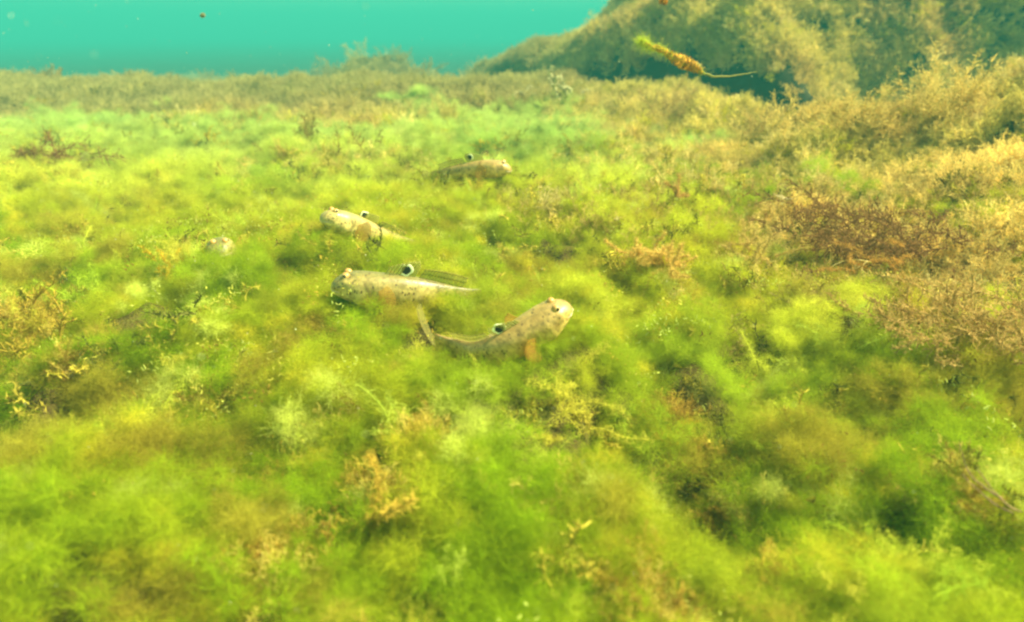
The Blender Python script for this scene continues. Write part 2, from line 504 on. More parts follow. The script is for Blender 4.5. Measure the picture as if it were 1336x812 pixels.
TANS = np.array([(.76, .58, .19), (.56, .41, .13), (.84, .69, .28), (.66, .57, .15)])
def tan_tint(pts):
    x, y = pts[:, 0], pts[:, 1]; m = len(x)
    a = fbm(x * 6 + 15, y * 6 + 33, 3); b = fbm(x * 4 + 5, y * 4 + 83, 3)
    g = TANS[0] + (TANS[1] - TANS[0]) * smooth(.4, .6, a)[:, None]
    g = g + (TANS[3] - g) * (smooth(.48, .62, b) * .8)[:, None]
    r = rng.random(m)
    g = np.where((r < .12)[:, None], TANS[2], g)
    g = np.where((r > .95)[:, None], GREENS[3], g)
    f = smooth(1.5, 2.1, y)[:, None] * smooth(.5, .0, x)[:, None] * .8
    g = g * (1 - f) + np.array((.40, .36, .15)) * f
    return g * (.62 + .65 * rng.random(m))[:, None]

WISP = protos(wisp_tuft, 5, M_inst, 'filament_tuft')
PUFF = protos(puff, 5, M_inst, 'filament_cushion')
PLM = protos(plume, 4, M_inst, 'furred_strand')
FLK = protos(flake, 3, M_inst, 'speck_crust')
BUSH = protos(brown_bush, 6, M_brn, 'brown_tuft')
SPRG = protos(sprig, 4, M_brn, 'sprig')

def cat3(*a): return [np.concatenate(q) for q in zip(*a)]

def gaps(x, y):
    """where the carpet is torn and the dark matted bottom shows"""
    g = smooth(.40, .30, fbm(x * 17 + 4, y * 17 + 44, 3)) * smooth(1.3, .7, y)
    for hx, hy, r in HOLES: g = np.maximum(g, np.exp(-(((x - hx) / r) ** 2 + ((y - hy) / (r * 1.1)) ** 2)) * 1.15)
    near_fish = np.min([np.hypot(x - q[0], y - q[1]) for q in fish_pts], axis=0)
    return np.clip(g, 0, .97) * smooth(.015, .04, near_fish)
def at_px(px, py):
    p = hit(px, py, .0); return p.x, p.y
HOLES = [(*at_px(px, py), r) for px, py, r in ((875, 590, .026), (930, 635, .019), (865, 660, .014), (800, 560, .010), (715, 480, .012), (1010, 600, .012), (600, 590, .012),
         (745, 640, .011), (395, 540, .010), (560, 420, .014), (800, 395, .016), (145, 300, .018), (50, 425, .020), (1310, 590, .014), (1290, 700, .010), (720, 780, .007), (560, 735, .006), (1130, 700, .008), (480, 640, .008))]

PATCH = [(*at_px(px, py), r) for px, py, r in ((1120, 330, .03), (380, 740, .016), (385, 640, .010), (560, 672, .013), (500, 690, .010), (920, 735, .022), (840, 780, .014), (870, 555, .012), (35, 440, .030), (70, 500, .022),
         (1150, 405, .022), (540, 590, .008), (1230, 650, .010), (1060, 660, .010), (235, 350, .012), (700, 690, .008), (290, 560, .010), (1290, 620, .012), (460, 590, .008), (1010, 770, .012))]
def patchy(x, y):
    g = np.zeros(np.shape(x))
    for hx, hy, r in PATCH: g = np.maximum(g, np.exp(-(((x - hx) / r) ** 2 + ((y - hy) / (r * 1.2)) ** 2)))
    return g * smooth(.3, .55, fbm(x * 40, y * 40 + 5, 2))
# green carpet
def g_keep(dens):
    def f(x, y, z, gx, gy):
        b = brown_amount(x, y)
        bald = smooth(-.088, -.064, z) * .9 + .10
        return (rng.random(len(x)) > b) & (y < yE(x) + .25) & (rng.random(len(x)) < bald * (1 - gaps(x, y)) * (1 - .75 * patchy(x, y)))
    return f
near = place(21000, -.05, .9, g_keep(1), .85, wild=.32)
mid = place(26000, .9, 2.9, g_keep(1), 1.15, wild=.32)
pts, rot, scl = cat3(near, mid)
isw = rng.random(len(pts)) < .28
vid = np.where(isw, rng.integers(0, 5, len(pts)), rng.integers(5, 10, len(pts))).astype(np.int32)
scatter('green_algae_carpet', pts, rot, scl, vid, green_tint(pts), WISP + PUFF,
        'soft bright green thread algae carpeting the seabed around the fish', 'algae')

pts, rot, scl = place(5200, -.05, 1.6, lambda x, y, z, gx, gy: (brown_amount(x, y) < .7) & (rng.random(len(x)) < smooth(.40, .62, fbm(x * 9 + 13, y * 9 + 60, 3)) + .08), 1.0, wild=.4, lean=(-.3, -.1), hz=.036)
t = np.array([(.52, .58, .08), (.56, .58, .06), (.40, .50, .04), (.60, .54, .07)])[rng.integers(0, 4, len(pts))]
scatter('furred_algae_strands', pts, rot, scl, rng.integers(0, 4, len(pts)).astype(np.int32), t, PLM,
        'pale furry algae strands drooping over the green carpet', 'algae')

# specks and dark sprigs among the green
x_ = place(26000, -.05, 2.2, lambda x, y, z, gx, gy: (brown_amount(x, y) < .6) & (rng.random(len(x)) < (smooth(.42, .6, fbm(x * 10, y * 10 + 60, 3)) + .15) * (.12 + .88 * smooth(.24, .48, y))), 1.0, hz=.012)
pts, rot, scl = x_
pts[:, 2] += np.where(gaps(pts[:, 0], pts[:, 1]) > .5, .002, .012 + .014 * rng.random(len(pts)))
t = np.array([(.60, .55, .10), (.5, .36, .05), (.55, .58, .14), (.26, .18, .03)])[rng.integers(0, 4, len(pts))]
scatter('algae_crumbs', pts, rot, scl, rng.integers(0, 3, len(pts)).astype(np.int32), t, FLK,
        'yellow and brown crumbs of dead weed caught in the green algae', 'debris')
x_ = place(34000, -.05, 2.4, lambda x, y, z, gx, gy: (y < yE(x)) & (rng.random(len(x)) < smooth(.46, .64, fbm(x * 8 + 3, y * 8 + 20, 3)) * .8 * smooth(.22, .5, y) + .04 + gaps(x, y) * .7), 1.15, wild=.4, lean=(-.3, -.1), hz=.022)
pts, rot, scl = x_
pts[:, 2] += np.where(gaps(pts[:, 0], pts[:, 1]) > .5, .0, .014 * rng.random(len(pts)) + .004)
t = np.array([(.26, .24, .03), (.40, .33, .05), (.14, .14, .03), (.52, .42, .06)])[rng.integers(0, 4, len(pts))]
scatter('olive_sprigs', pts, rot, scl, rng.integers(0, 4, len(pts)).astype(np.int32), t, SPRG,
        'small dark olive sprigs standing up through the green carpet', 'algae')

x_ = place(60000, -.05, .8, lambda x, y, z, gx, gy: rng.random(len(x)) < patchy(x, y), .42, wild=.6, hz=.04)
pts, rot, scl = x_
pts[:, 2] += .004
t = np.array([(.55, .40, .06), (.48, .32, .06), (.66, .52, .12), (.30, .20, .04)])[rng.integers(0, 4, len(pts))]
scatter('ochre_debris', pts, rot, scl, rng.integers(0, 6, len(pts)).astype(np.int32), t, BUSH,
        'ochre dead weed matted in patches of the near carpet', 'debris')
# tan weed on the right, along the ridge and on the rock
def b_keep(x, y, z, gx, gy):
    b = brown_amount(x, y)
    steep = np.sqrt(1 + gx ** 2 + gy ** 2)
    return (rng.random(len(x)) < b * np.where((y - yF(x) > -.05) & (y - yF(x) < .20) & (x < .85) & (z < Hc(x) - .02), .05, np.minimum(steep / 2.2, 1)) * smooth(-.30, -.06, z + .3 * smooth(2.2, 3.2, y)) )
near = place(22000, .35, 1.5, b_keep, .75, wild=.45, hz=.05)
mid = place(95000, 1.45, 4.2, b_keep, .95, wild=.4, hz=.05)
far = place(16000, 4.2, 9.0, b_keep, 2.4, wild=.4)
pts, rot, scl = cat3(near, mid, far)
scatter('brown_algae_growth', pts, rot, scl, rng.integers(0, 6, len(pts)).astype(np.int32), tan_tint(pts), BUSH,
        'tan feathery seaweed covering the ridge, the right bank and the rock', 'seaweed')
print('instances', len(pts))
# ------------------------------------------------------------------ gobies
def skin_mat(name, back, side, belly, spots=True):
    m, nt, out = new_mat(name); N = nt.nodes.new; L = nt.links.new
    a = N('ShaderNodeAttribute'); a.attribute_name = 'sk'           # x: snout to tail, y: back (0) to belly (1), z: left / right
    sp = N('ShaderNodeSeparateXYZ'); L(a.outputs['Vector'], sp.inputs[0])
    cr = N('ShaderNodeValToRGB'); e = cr.color_ramp.elements
    e[0].position = .12; e[0].color = (*back, 1); e[1].position = .80; e[1].color = (*belly, 1)
    k = e.new(.42); k.color = (*side, 1)
    nz = N('ShaderNodeTexNoise'); nz.inputs['Scale'].default_value = 9; nz.inputs['Detail'].default_value = 5; nz.inputs['Roughness'].default_value = .65
    mp = N('ShaderNodeVectorMath'); mp.operation = 'MULTIPLY'; mp.inputs[1].default_value = (1, .45, .6)
    L(a.outputs['Vector'], mp.inputs[0]); L(mp.outputs[0], nz.inputs['Vector'])
    ad = N('ShaderNodeMath'); ad.operation = 'MULTIPLY_ADD'; ad.inputs[1].default_value = .5
    L(nz.outputs[0], ad.inputs[0]); 
    sb = N('ShaderNodeMath'); sb.operation = 'ADD'; sb.inputs[1].default_value = -.25; L(sp.outputs[1], sb.inputs[0]); L(sb.outputs[0], ad.inputs[2])
    L(ad.outputs[0], cr.inputs[0])
    col = cr.outputs[0]
    # dusky saddles across the back
    n3 = N('ShaderNodeTexNoise'); n3.inputs['Scale'].default_value = 14; n3.inputs['Detail'].default_value = 2
    m3 = N('ShaderNodeVectorMath'); m3.operation = 'MULTIPLY'; m3.inputs[1].default_value = (1, .25, .3)
    L(a.outputs['Vector'], m3.inputs[0]); L(m3.outputs[0], n3.inputs['Vector'])
    r3 = N('ShaderNodeMapRange'); r3.inputs[1].default_value = .50; r3.inputs[2].default_value = .66; r3.inputs[4].default_value = .6; L(n3.outputs[0], r3.inputs[0])
    x3 = N('ShaderNodeMix'); x3.data_type = 'RGBA'; L(r3.outputs[0], x3.inputs[0]); L(col, x3.inputs[6]); x3.inputs[7].default_value = (back[0] * .45, back[1] * .42, back[2] * .35, 1)
    col = x3.outputs[2]
    if spots:
        vo = N('ShaderNodeTexVoronoi'); vo.inputs['Scale'].default_value = 27; vo.inputs['Randomness'].default_value = 1
        m4 = N('ShaderNodeVectorMath'); m4.operation = 'MULTIPLY'; m4.inputs[1].default_value = (1.5, .42, 3.5)
        L(a.outputs['Vector'], m4.inputs[0]); L(m4.outputs[0], vo.inputs['Vector'])
        r4 = N('ShaderNodeMapRange'); r4.inputs[1].default_value = .34; r4.inputs[2].default_value = .22; L(vo.outputs['Distance'], r4.inputs[0])
        n5 = N('ShaderNodeTexNoise'); n5.inputs['Scale'].default_value = 11; L(m4.outputs[0], n5.inputs['Vector'])
        r5 = N('ShaderNodeMapRange'); r5.inputs[1].default_value = .47; r5.inputs[2].default_value = .53; r5.inputs[4].default_value = .85; L(n5.outputs[0], r5.inputs[0])
        mm = N('ShaderNodeMath'); mm.operation = 'MULTIPLY'; L(r4.outputs[0], mm.inputs[0]); L(r5.outputs[0], mm.inputs[1])
        x4 = N('ShaderNodeMix'); x4.data_type = 'RGBA'; L(mm.outputs[0], x4.inputs[0]); L(col, x4.inputs[6]); x4.inputs[7].default_value = (.07, .04, .02, 1)
        col = x4.outputs[2]
    n6 = N('ShaderNodeTexNoise'); n6.inputs['Scale'].default_value = 42; n6.inputs['Detail'].default_value = 4; L(m3.outputs[0], n6.inputs['Vector'])
    r6 = N('ShaderNodeMapRange'); r6.inputs[1].default_value = .35; r6.inputs[2].default_value = .65; r6.inputs[3].default_value = .72; r6.inputs[4].default_value = 1.22; L(n6.outputs[0], r6.inputs[0])
    v6 = N('ShaderNodeVectorMath'); v6.operation = 'SCALE'; L(col, v6.inputs[0]); L(r6.outputs[0], v6.inputs['Scale']); col = v6.outputs[0]
    p = N('ShaderNodeBsdfPrincipled'); L(col, p.inputs['Base Color']); p.inputs['Roughness'].default_value = .42
    p.inputs['Subsurface Weight'].default_value = .15; p.inputs['Subsurface Scale'].default_value = .004
    b = N('ShaderNodeBump'); b.inputs['Strength'].default_value = .35; b.inputs['Distance'].default_value = .0004
    v2 = N('ShaderNodeTexVoronoi'); v2.inputs['Scale'].default_value = 85; L(m3.outputs[0], v2.inputs['Vector']); L(v2.outputs['Distance'], b.inputs['Height']); L(b.outputs[0], p.inputs['Normal'])
    L(p.outputs[0], out.inputs[0])
    return m

def fin_mat(name, base, ray, alpha, stripes=24, bars=0.0):
    m, nt, out = new_mat(name); N = nt.nodes.new; L = nt.links.new
    a = N('ShaderNodeAttribute'); a.attribute_name = 'sk'
    sp = N('ShaderNodeSeparateXYZ'); L(a.outputs['Vector'], sp.inputs[0])
    s = N('ShaderNodeMath'); s.operation = 'MULTIPLY'; s.inputs[1].default_value = stripes * 6.2832; L(sp.outputs[0], s.inputs[0])
    si = N('ShaderNodeMath'); si.operation = 'SINE'; L(s.outputs[0], si.inputs[0])
    r = N('ShaderNodeMapRange'); r.inputs[1].default_value = .2; r.inputs[2].default_value = .9; L(si.outputs[0], r.inputs[0])
    fac = r.outputs[0]
    nz = N('ShaderNodeTexNoise'); nz.inputs['Scale'].default_value = 14; L(a.outputs['Vector'], nz.inputs['Vector'])
    x = N('ShaderNodeMix'); x.data_type = 'RGBA'; L(fac, x.inputs[0]); x.inputs[6].default_value = (*base, 1); x.inputs[7].default_value = (*ray, 1)
    col = x.outputs[2]
    if bars:
        t = N('ShaderNodeMath'); t.operation = 'MULTIPLY'; t.inputs[1].default_value = bars * 6.2832; L(sp.outputs[1], t.inputs[0])
        ti = N('ShaderNodeMath'); ti.operation = 'SINE'; L(t.outputs[0], ti.inputs[0])
        q = N('ShaderNodeMath'); q.operation = 'MULTIPLY_ADD'; q.inputs[1].default_value = .6; L(nz.outputs[0], q.inputs[2]); L(ti.outputs[0], q.inputs[0])
        rr = N('ShaderNodeMapRange'); rr.inputs[1].default_value = .55; rr.inputs[2].default_value = .9; rr.inputs[4].default_value = .7; L(q.outputs[0], rr.inputs[0])
        y = N('ShaderNodeMix'); y.data_type = 'RGBA'; L(rr.outputs[0], y.inputs[0]); L(col, y.inputs[6]); y.inputs[7].default_value = (.14, .10, .02, 1)
        col = y.outputs[2]
    d = N('ShaderNodeBsdfDiffuse'); tr = N('ShaderNodeBsdfTranslucent'); tp = N('ShaderNodeBsdfTransparent')
    L(col, d.inputs[0]); L(col, tr.inputs[0])
    m1 = N('ShaderNodeMixShader'); m1.inputs[0].default_value = .5; L(d.outputs[0], m1.inputs[1]); L(tr.outputs[0], m1.inputs[2])
    am = N('ShaderNodeMapRange'); am.inputs[3].default_value = alpha; am.inputs[4].default_value = min(1, alpha + .3); L(fac, am.inputs[0])
    m2 = N('ShaderNodeMixShader'); L(am.outputs[0], m2.inputs[0]); L(tp.outputs[0], m2.inputs[1]); L(m1.outputs[0], m2.inputs[2])
    L(m2.outputs[0], out.inputs[0])
    return m

def plain(name, col, rough=.4, spec=.5):
    m, nt, out = new_mat(name); p = nt.nodes.new('ShaderNodeBsdfPrincipled')
    nz = nt.nodes.new('ShaderNodeTexNoise'); nz.inputs['Scale'].default_value = 900
    tc = nt.nodes.new('ShaderNodeTexCoord'); nt.links.new(tc.outputs['Object'], nz.inputs['Vector'])
    hs = nt.nodes.new('ShaderNodeMapRange'); hs.inputs[3].default_value = .75; hs.inputs[4].default_value = 1.25; nt.links.new(nz.outputs[0], hs.inputs[0])
    v = nt.nodes.new('ShaderNodeVectorMath'); v.operation = 'SCALE'; v.inputs[0].default_value = col; nt.links.new(hs.outputs[0], v.inputs['Scale'])
    nt.links.new(v.outputs[0], p.inputs['Base Color']); p.inputs['Roughness'].default_value = rough; p.inputs['Specular IOR Level'].default_value = spec
    nt.links.new(p.outputs[0], out.inputs[0]); return m

MB = [skin_mat('goby_skin_speckled', (.17, .14, .04), (.46, .35, .11), (.68, .56, .20)),
      skin_mat('goby_skin_pale', (.30, .23, .07), (.54, .42, .14), (.72, .60, .22), True),
      skin_mat('goby_skin_tan', (.30, .20, .06), (.46, .31, .09), (.72, .52, .12), True)]
M_iris = plain('eye_gold', (.50, .25, .07), .35)
M_ring = plain('eye_ring', (.56, .38, .14), .3)
M_pupil = plain('pupil_black', (.02, .008, .004), .12, .8)
M_white = plain('fin_spot_white', (.86, .88, .62), .7)
M_black = plain('fin_spot_black', (.008, .010, .010), .6)
M_fin = fin_mat('dorsal_fin_mat', (.52, .50, .12), (.34, .29, .08), .42, 9)
M_fin2 = fin_mat('rear_fin_mat', (.52, .48, .12), (.32, .28, .07), .36, 15, 2.5)
M_pec = fin_mat('pectoral_fin_mat', (.58, .38, .08), (.46, .28, .06), .36, 16)
M_pec2 = fin_mat('orange_fin_mat', (.66, .40, .08), (.54, .30, .06), .42, 16)
M_tail = fin_mat('tail_fin_mat', (.52, .46, .16), (.36, .28, .10), .28, 13)
M_lip = plain('lip_mat', (.50, .40, .24), .4)

KS = [0, .012, .03, .06, .10, .15, .20, .27, .35, .45, .55, .65, .75, .85, .93, 1.0]
KU = [1.30 * q for q in [.004, .022, .036, .054, .071, .080, .083, .085, .084, .078, .070, .062, .054, .047, .044, .046]]   # above the spine
KD = [1.34 * q for q in [.004, .022, .034, .048, .060, .072, .080, .082, .078, .070, .062, .055, .049, .044, .042, .044]]   # below
KW = [1.24 * q for q in [.004, .034, .052, .068, .080, .090, .096, .092, .080, .068, .056, .044, .032, .021, .013, .007]]   # half width

def spine(pts, L):
    """smooth centre line of length L starting at the snout"""
    w = [Vector(p) for p in pts]
    w = [w[0] * 2 - w[1]] + w + [w[-1] * 2 - w[-2]]
    out = []
    for i in range(1, len(w) - 2):
        for k in range(24):
            t = k / 24; a, b, c, d = w[i - 1:i + 3]
            out.append(.5 * ((2 * b) + (c - a) * t + (2 * a - 5 * b + 4 * c - d) * t * t + (3 * b - 3 * c + d - a) * t ** 3))
    out.append(w[-2])
    acc = [0]
    for a, b in zip(out[:-1], out[1:]): acc.append(acc[-1] + (b - a).length)
    if acc[-1] < L:
        d = (out[-1] - out[-4]).normalized(); out.append(out[-1] + d * (L * 1.001 - acc[-1])); acc.append(L * 1.001)
    A = np.array([tuple(o) for o in out]); acc = np.array(acc)
    def at(s):
        q = s * L
        if q > L: 
            e = Vector([np.interp(L, acc, A[:, j]) for j in range(3)]); p = Vector([np.interp(L * .97, acc, A[:, j]) for j in range(3)])
            return e + (e - p).normalized() * (q - L)
        return Vector([np.interp(q, acc, A[:, j]) for j in range(3)])
    return at

def add_sk(me, data):
    a = me.attributes.new('sk', 'FLOAT_VECTOR', 'POINT'); a.data.foreach_set('vector', np.asarray(data, np.float32).ravel())

def goby(key, label, skin, roll=0, eye_out=1.0, fin_up=1.0, spot=(.455, .62), spot_r=.021, pec=1.0, tail_lean=0.0, fin_h=.115, pmat=None, fat=1.0):
    global KU, KD, KW
    base = KU, KD, KW
    KU, KD, KW = ([q * (1 + (fat - 1) * float(smooth(.25, .6, s_))) for q, s_ in zip(K, KS)] for K in base)
    F = FISH[key]; L = F['L']
    pts = [P(*q) for q in F['sp']]
    at0 = spine(pts, L)
    org = at0(.45); org = Vector((org.x, org.y, float(ground(org.x, org.y))))
    at = lambda s: at0(s) - org
    def frame(s):
        t = (at0(min(s + .02, 1)) - at0(max(s - .02, 0))).normalized()
        up = Vector((0, 0, 1)); up = (up - t * up.dot(t)).normalized()
        up = Matrix.Rotation(R(roll), 3, t) @ up
        return t, up, t.cross(up).normalized()
    root = empty('goby', org)
    tag(root, label, 'fish', 'gobies resting in the green algae')
    # body: one skin from lips to tail root
    NS, NT = 84, 44
    v, f, sk = [], [], []
    for i in range(NS):
        s = (i / (NS - 1)) ** 1.35
        t, up, lat = frame(s); c = at(s)
        hu, hd, hw = (np.interp(s, KS, K) * L for K in (KU, KD, KW))
        for j in range(NT):
            th = j / NT * 2 * math.pi; ct, sn = math.cos(th), math.sin(th)
            e = .86
            x = abs(sn) ** e * (1 if sn > 0 else -1) * hw; y = abs(ct) ** e * ((hu) if ct > 0 else -hd)
            thd = min(th, 2 * math.pi - th) / math.pi       # 0 back .. 1 belly
            k = 1.0
            if s < .085: k -= .16 * math.exp(-((thd - .56) / .035) ** 2) * (1 - s / .085) ** .4     # mouth cleft
            k += .07 * math.exp(-((thd - .30) / .09) ** 2 - ((s - .105) / .028) ** 2)                 # socket
            k += .09 * math.exp(-((thd - .62) / .13) ** 2 - ((s - .20) / .06) ** 2)                   # cheek
            k -= .055 * math.exp(-((s - .285 - .05 * (thd - .6)) / .008) ** 2) * smooth(.3, .5, thd)       # gill slit
            v.append(c + lat * x * k + up * y * k); sk.append((s * 1.0, thd, .5 + .5 * (1 if sn >= 0 else -1) * .999))
    for i in range(NS - 1):
        for j in range(NT):
            a, b = i * NT + j, i * NT + (j + 1) % NT
            f.append((a, b, b + NT, a + NT))
    f.append(tuple(range(NT))[::-1]); f.append(tuple((NS - 1) * NT + j for j in range(NT)))
    me = mesh('goby_body', v, f); add_sk(me, sk)
    link('body', me, root, MB[skin])
    # eyes: domes set high on the head
    for sgn in (-1, 1):
        t, up, lat = frame(.105); c = at(.105); r = .027 * L
        cen = c + up * (.082 * L) + lat * sgn * .040 * L * eye_out
        look = (lat * sgn * .92 + up * .30 - t * .22).normalized()
        def ball(name, rad, c, look, cap, mat, parent, off=0):
            bm = bmesh.new()
            q = look.to_track_quat('Z', 'Y')
            rings, seg = 9, 20; rows = []
            for a in range(rings + 1):
                ph = cap * a / rings
                if a == 0: rows.append([bm.verts.new(c + look * (rad))]); continue
                rows.append([bm.verts.new(c + q @ Vector((rad * math.sin(ph) * math.cos(b * 2 * math.pi / seg), rad * math.sin(ph) * math.sin(b * 2 * math.pi / seg), rad * math.cos(ph)))) for b in range(seg)])
            for b in range(seg): bm.faces.new((rows[0][0], rows[1][b], rows[1][(b + 1) % seg]))
            for a in range(1, rings):
                for b in range(seg): bm.faces.new((rows[a][b], rows[a + 1][b], rows[a + 1][(b + 1) % seg], rows[a][(b + 1) % seg]))
            me = bpy.data.meshes.new(name); bm.to_mesh(me); bm.free()
            me.polygons.foreach_set('use_smooth', [True] * len(me.polygons))
            return link(name, me, parent, mat)
        eye = ball('eye', r, cen, look, math.pi * .99, M_iris, root)
        ball('eye_ring', r * 1.03, cen, look, .68, M_ring, eye)
        ball('pupil', r * 1.06, cen, look, .38, M_pupil, eye)
    # lips
    v, f = [], []
    for i in range(25):
        a = (i / 24 - .5) * 2; s = .004 + .075 * abs(a) ** 1.6
        t, up, lat = frame(.03); c = at(s)
        hd, hw = np.interp(s, KS, KD) * L, np.interp(s, KS, KW) * L
        p = c + lat * hw * .95 * (1 if a > 0 else -1) * min(1, abs(a) * 2.2) - up * .010 * L - t * .003 * L * (1 - abs(a))
        r_ = .0062 * L * (1.1 - .5 * abs(a))
        for j in range(6):
            b = j / 6 * 6.283; v.append(p + up * math.sin(b) * r_ - t * math.cos(b) * r_)
    for i in range(24):
        for j in range(6): f.append((i * 6 + j, i * 6 + (j + 1) % 6, i * 6 + 6 + (j + 1) % 6, i * 6 + 6 + j))
    link('lip', mesh('goby_lip', v, f), root, M_lip)

    def sheet(name, fn, nu, nv, mat, thick=.0025):
        """thin membrane with real thickness; fn(u, v) gives the point"""
        v, f, sk = [], [], []
        for i in range(nu):
            for j in range(nv):
                v.append(fn(i / (nu - 1), j / (nv - 1))); sk.append((i / (nu - 1), j / (nv - 1), 0))
        for i in range(nu - 1):
            for j in range(nv - 1): f.append((i * nv + j, i * nv + j + 1, i * nv + nv + j + 1, i * nv + nv + j))
        me = mesh(name, v, f); add_sk(me, sk)
        o = link(name, me, root, mat)
        md = o.modifiers.new('thickness', 'SOLIDIFY'); md.thickness = thick * L; md.offset = 0
        return o
    def dors(s0, s1, h, lean, prof):
        def fn(u, v):
            s = s0 + (s1 - s0) * u; t, up, lat = frame(s)
            hh = h * L * prof(u) * v * fin_up
            return at(s) + up * (np.interp(s, KS, KU) * L * .93 + hh) + t * lean * hh + lat * (math.sin(u * 44) * .0012 * L + .10 * hh * math.sin(u * 3 + v))
        return fn
    fd1 = dors(.33, .52, fin_h, .45, lambda u: (.45 + 1.1 * u - .62 * u * u) * (1 - .35 * smooth(.85, 1, u)) * (1 + .03 * math.sin(u * 40)))
    o1 = sheet('front_dorsal_fin', fd1, 22, 8, M_fin)
    o2 = sheet('rear_dorsal_fin', dors(.545, .86, .085 * fin_h / .115, .5, lambda u: (.8 + .5 * u - .5 * u * u) * (1 + .03 * math.sin(u * 90))), 40, 7, M_fin2)
    # eye spot on the fin: black patch in a white ring, on both faces of the membrane
    su, sv = spot
    u0 = su
    e = .01
    c0 = fd1(u0, sv); du = (fd1(u0 + e, sv) - fd1(u0 - e, sv)).normalized(); dv = fd1(u0, sv + e) - fd1(u0, sv - e); nrm = du.cross(dv).normalized(); dv = nrm.cross(du).normalized()
    for nm, rad, th, mt, wob in (('fin_spot', spot_r, .0040, M_white, .10), ('spot_centre', spot_r * .70, .0060, M_black, .08)):
        v, f = [], []; n = 26
        for sgn in (1, -1):
            v.append(c0 + nrm * sgn * th * .55 * L)
            for rr, hh in ((.6, .52), (.93, .45), (1.0, .2)):
                for j in range(n):
                    b = j / n * 6.283; q = rad * L * rr * (1 + wob * math.sin(2 * b + 1) + wob * .6 * math.sin(3 * b) + wob * .6 * math.sin(5 * b + 2))
                    v.append(c0 + du * q * math.cos(b) + dv * q * 1.08 * math.sin(b) + nrm * sgn * th * hh * L)
        H = 1 + 3 * n
        for h in (0, 1):
            o = h * H
            for j in range(n):
                j2 = (j + 1) % n; q = [(o, o + 1 + j, o + 1 + j2), (o + 1 + j, o + 1 + n + j, o + 1 + n + j2, o + 1 + j2), (o + 1 + n + j, o + 1 + 2 * n + j, o + 1 + 2 * n + j2, o + 1 + n + j2)]
                f += [x[::-1] if h else x for x in q]
        for j in range(n):
            j2 = (j + 1) % n; f.append((1 + 2 * n + j, H + 1 + 2 * n + j, H + 1 + 2 * n + j2, 1 + 2 * n + j2))
        par = link(nm, mesh(nm, v, f), o1 if nm == 'fin_spot' else par, mt)
    # pectoral fans
    for sgn in (-1, 1):
        t, up, lat = frame(.30); c = at(.30) + lat * sgn * np.interp(.30, KS, KW) * L * .93 - up * .012 * L
        def fn(u, v, t=t, up=up, lat=lat, c=c, sgn=sgn):
            a = (u - .5) * 1.9
            d = (t * math.cos(a) * .9 - up * math.sin(a) * 1.0 + lat * sgn * (.22 + .1 * math.cos(a)) - up * .18).normalized()
            ln = .135 * L * pec * (1 - .22 * abs(u - .5) ** 2 * 4) * (1 + .02 * math.cos(u * 16 * 6.283))
            return c - up * (u - .5) * .055 * L + d * ln * v + lat * sgn * (.002 * L * math.sin(u * 70) * v + .02 * L * v * v)
        sheet('pectoral_fin', fn, 34, 7, pmat or M_pec)
    # pelvic disc under the breast, anal fin, tail fan
    def fpel(u, v):
        t, up, lat = frame(.30); a = (u - .5) * 1.5
        return at(.29) - up * np.interp(.29, KS, KD) * L * .95 + (t * math.cos(a) + lat * math.sin(a) - up * .25 * math.cos(a)) * .12 * L * v + lat * (u - .5) * .05 * L
    sheet('pelvic_fin', fpel, 16, 5, M_pec)
    def fan(u, v):
        s = .56 + .28 * u; t, up, lat = frame(s); hh = .06 * L * v * (.7 + .7 * u - .6 * u * u)
        return at(s) - up * (np.interp(s, KS, KD) * L * .93 + hh) + t * .5 * hh
    sheet('anal_fin', fan, 24, 5, M_fin2)
    def ftail(u, v):
        t, up, lat = frame(.985); a = (u - .5) * 1.25
        d = (t * math.cos(a) + up * math.sin(a) + up * tail_lean * v + lat * .15 * v)
        return at(.985) + up * (u - .5) * .055 * L + d * .15 * L * v * (1 - .12 * abs(2 * u - 1) ** 2.5) * (1 + .015 * math.cos(u * 15 * 6.283))
    sheet('tail_fin', ftail, 34, 9, M_tail)
    KU, KD, KW = base
    return root

goby('A', 'largest goby, speckled, at the centre, head left, black spot raised on its back fin', 0, spot=(.58, .46), fat=1.25, fin_h=.125, spot_r=.041)
goby('B', 'pale goby with lifted chin facing left, body sloping down right, above the speckled one', 1, spot=(.24, .55), spot_r=.037, fin_h=.085)
goby('C', 'tan goby nearest the camera, head raised to the right, orange fin behind its gill', 2, roll=-14, spot=(.62, .50), spot_r=.041, fin_h=.09, tail_lean=1.3, pec=1.0, pmat=M_pec2, fat=1.3)
goby('D', 'farthest goby facing right, half sunk in the algae behind the others', 2, spot=(.72, .55), spot_r=.042, fin_h=.12)
goby('E', 'goby at the left showing only its blunt face pointed at the camera', 0, eye_out=1.15, spot=(.6, .4), spot_r=.02, fin_h=.04)

